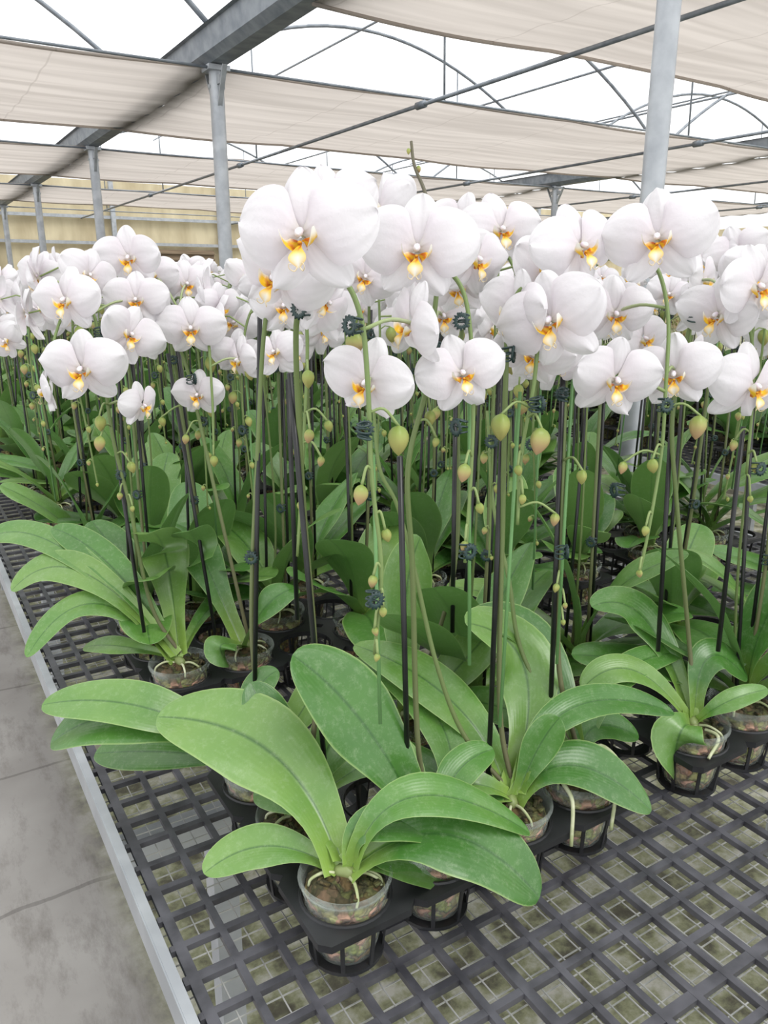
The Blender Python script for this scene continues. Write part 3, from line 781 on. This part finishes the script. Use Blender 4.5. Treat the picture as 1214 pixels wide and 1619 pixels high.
for z in (1.0,2.2,2.7,3.2):
    ti+=1; mb=MB(); mb.beam((-7,17.42,z),(22,17.42,z),.06,.06,MI['galv']); o=obj('trim_%d'%ti,mb.mesh('trim',False)); o['kind']='structure'
for k in range(12):
    ti+=1; x=-5+2.3*k; mb=MB(); mb.beam((x,17.38,0),(x,17.38,3.4),.09,.09,MI['galv'],V((0,1,0))); o=obj('trim_%d'%ti,mb.mesh('trim',False)); o['kind']='structure'

HG=2.72; YK=[1.72+3.57*k for k in range(5)]; XG=[-4.3,2.0,8.3,14.6]
for xg in XG:
    for y in YK:
        mb=MB(); pr=.034 if (xg==2.0 and y<2) else .046
        mb.lathe([(pr,0),(pr,HG)],24,MI['galv'],T((0,0,0)))
        mb.beam((-.07,0,HG-.02),(.07,0,HG-.02),.14,.03,MI['galv'])
        mb.beam((0,-.10,HG-.09),(0,.10,HG-.09),.03,.05,MI['galv'])
        for s in (-1,1): mb.beam((0,s*.03,HG-.25),(0,s*.16,HG-.02),.012,.03,MI['galv'],V((1,0,0)))
        mb.tube([(-.052,0,HG-.12),(.052,0,HG-.12)],.012,8,MI['galv'])
        o=obj('steel_post',mb.mesh('steel_post',False),None,T((xg,y,0))); 
        for pl in o.data.polygons:
            if pl.index<24: pl.use_smooth=True
        top(o,"round galvanised steel post holding the gutter",'post',"greenhouse posts")
    mb=MB(); w=.12
    prof=[(-w,.16),(-w*.85,.04),(-w*.45,0),(w*.45,0),(w*.85,.04),(w,.16),(w+.03,.16)]
    ys=[-1,17.4]
    mb.grid([[V((p[0],y,HG+p[1])) for p in [(-w-.03,.16)]+prof] for y in ys],[[(1,1,1)]*8]*2,MI['galvdark'])
    o=obj('gutter_beam',mb.mesh('gutter_beam',False),None,T((xg,0,0))); top(o,"folded galvanised steel gutter beam along the posts",'beam',"roof gutters")
def arcpt(xg,t,y): return V((xg+6.3*t,y,HG+.2+1.3*math.sin(math.pi*t)**.85))
for bi,xg in enumerate(XG[:-1]):
    for k in (0,1,2,3,4,6,8):
        y=1.72+1.785*k
        mb=MB(); mb.tube([arcpt(xg,t/28,y) for t in range(29)],.018,8,MI['galvdark'])
        o=obj('roof_arch',mb.mesh('roof_arch')); top(o,"curved galvanised roof arch pipe",'roof pipe',"roof arches")
        if k%2==0:
            mb=MB(); mb.tube([(xg,y-.03,HG-.02),(xg+6.3,y-.03,HG-.02)],.009,8,MI['galvdark'])
            for t in (.28,.72):
                a=arcpt(xg,t,y); mb.tube([(a.x,y-.03,HG-.02),a],.009,6,MI['galvdark'])
            o=obj('roof_truss',mb.mesh('roof_truss')); top(o,"slim steel roof truss bar with struts",'roof truss',"roof trusses")
    for t in (.18,.5,.82):
        a=arcpt(xg,t,0); mb=MB(); mb.tube([(a.x,-1,a.z),(a.x,17.4,a.z)],.013,6,MI['galvdark'])
        o=obj('roof_purlin',mb.mesh('roof_purlin')); top(o,"straight roof purlin pipe running along the house",'roof pipe',"roof purlins")
    for t in (.25,.75):
        x=xg+6.3*t; mb=MB(); mb.tube([(x,-1,HG-.06),(x,17.4,HG-.06)],.014,6,MI['galvdark'])
        for y in YK: mb.tube([(x,y-.05,HG-.06),(x,y+.05,HG-.06)],.028,8,MI['galvdark'])
        o=obj('curtain_pipe',mb.mesh('curtain_pipe')); top(o,"thin steel pipe carrying the shade curtains",'roof pipe',"curtain pipes")
    for k,y0 in enumerate(YK):
        if k==0 and bi==0: continue
        if y0>15: continue
        mb=MB(); rows=[]
        nx,ny=60,40; wdt=2.16 if k==0 else 2.42
        for j in range(ny+1):
            v=j/ny; row=[]
            for i in range(nx+1):
                u=i/nx; x=xg+6.3*u
                sag=-.03*math.sin(math.pi*v)-.014*math.sin(math.pi*(u*4%1))+.007*math.sin(v*38+2*math.sin(u*7))
                yy=y0+.04+wdt*v+ .035*math.sin(u*4*math.pi)*v
                row.append(V((x,yy,HG+sag)))
            rows.append(row)
        mb.grid(rows,[[(1,1,1)]*(nx+1)]*(ny+1),MI['curtain'])
        for j in (0,ny):
            mb.tube([p+V((0,0,-.008)) for p in rows[j]],.011,6,MI['curtain'])
        o=obj('shade_curtain',mb.mesh('shade_curtain')); top(o,"beige woven shade curtain stretched below the roof",'shade curtain',"shade curtains")

# ---------------------------------------------------------------- light
w=bpy.data.worlds.new('World'); scene.world=w; w.use_nodes=True
bg=w.node_tree.nodes['Background']; bg.inputs[0].default_value=(.98,.99,1,1); bg.inputs[1].default_value=1.7
s=bpy.data.lights.new('sun','SUN'); s.energy=1.6; s.angle=math.radians(28); s.color=(1,.985,.96)
so=bpy.data.objects.new('sun',s); col.objects.link(so); so.rotation_euler=(math.radians(32),0,math.radians(14))

cam=bpy.data.cameras.new('camera'); cam.sensor_fit='VERTICAL'; cam.sensor_height=36; cam.lens=36*F/1619; cam.clip_start=.02; cam.clip_end=200
co=bpy.data.objects.new('camera',cam); col.objects.link(co)
co.location=(0,0,CZ); co.rotation_euler=(math.pi/2-PITCH,0,-HEAD)
scene.camera=co
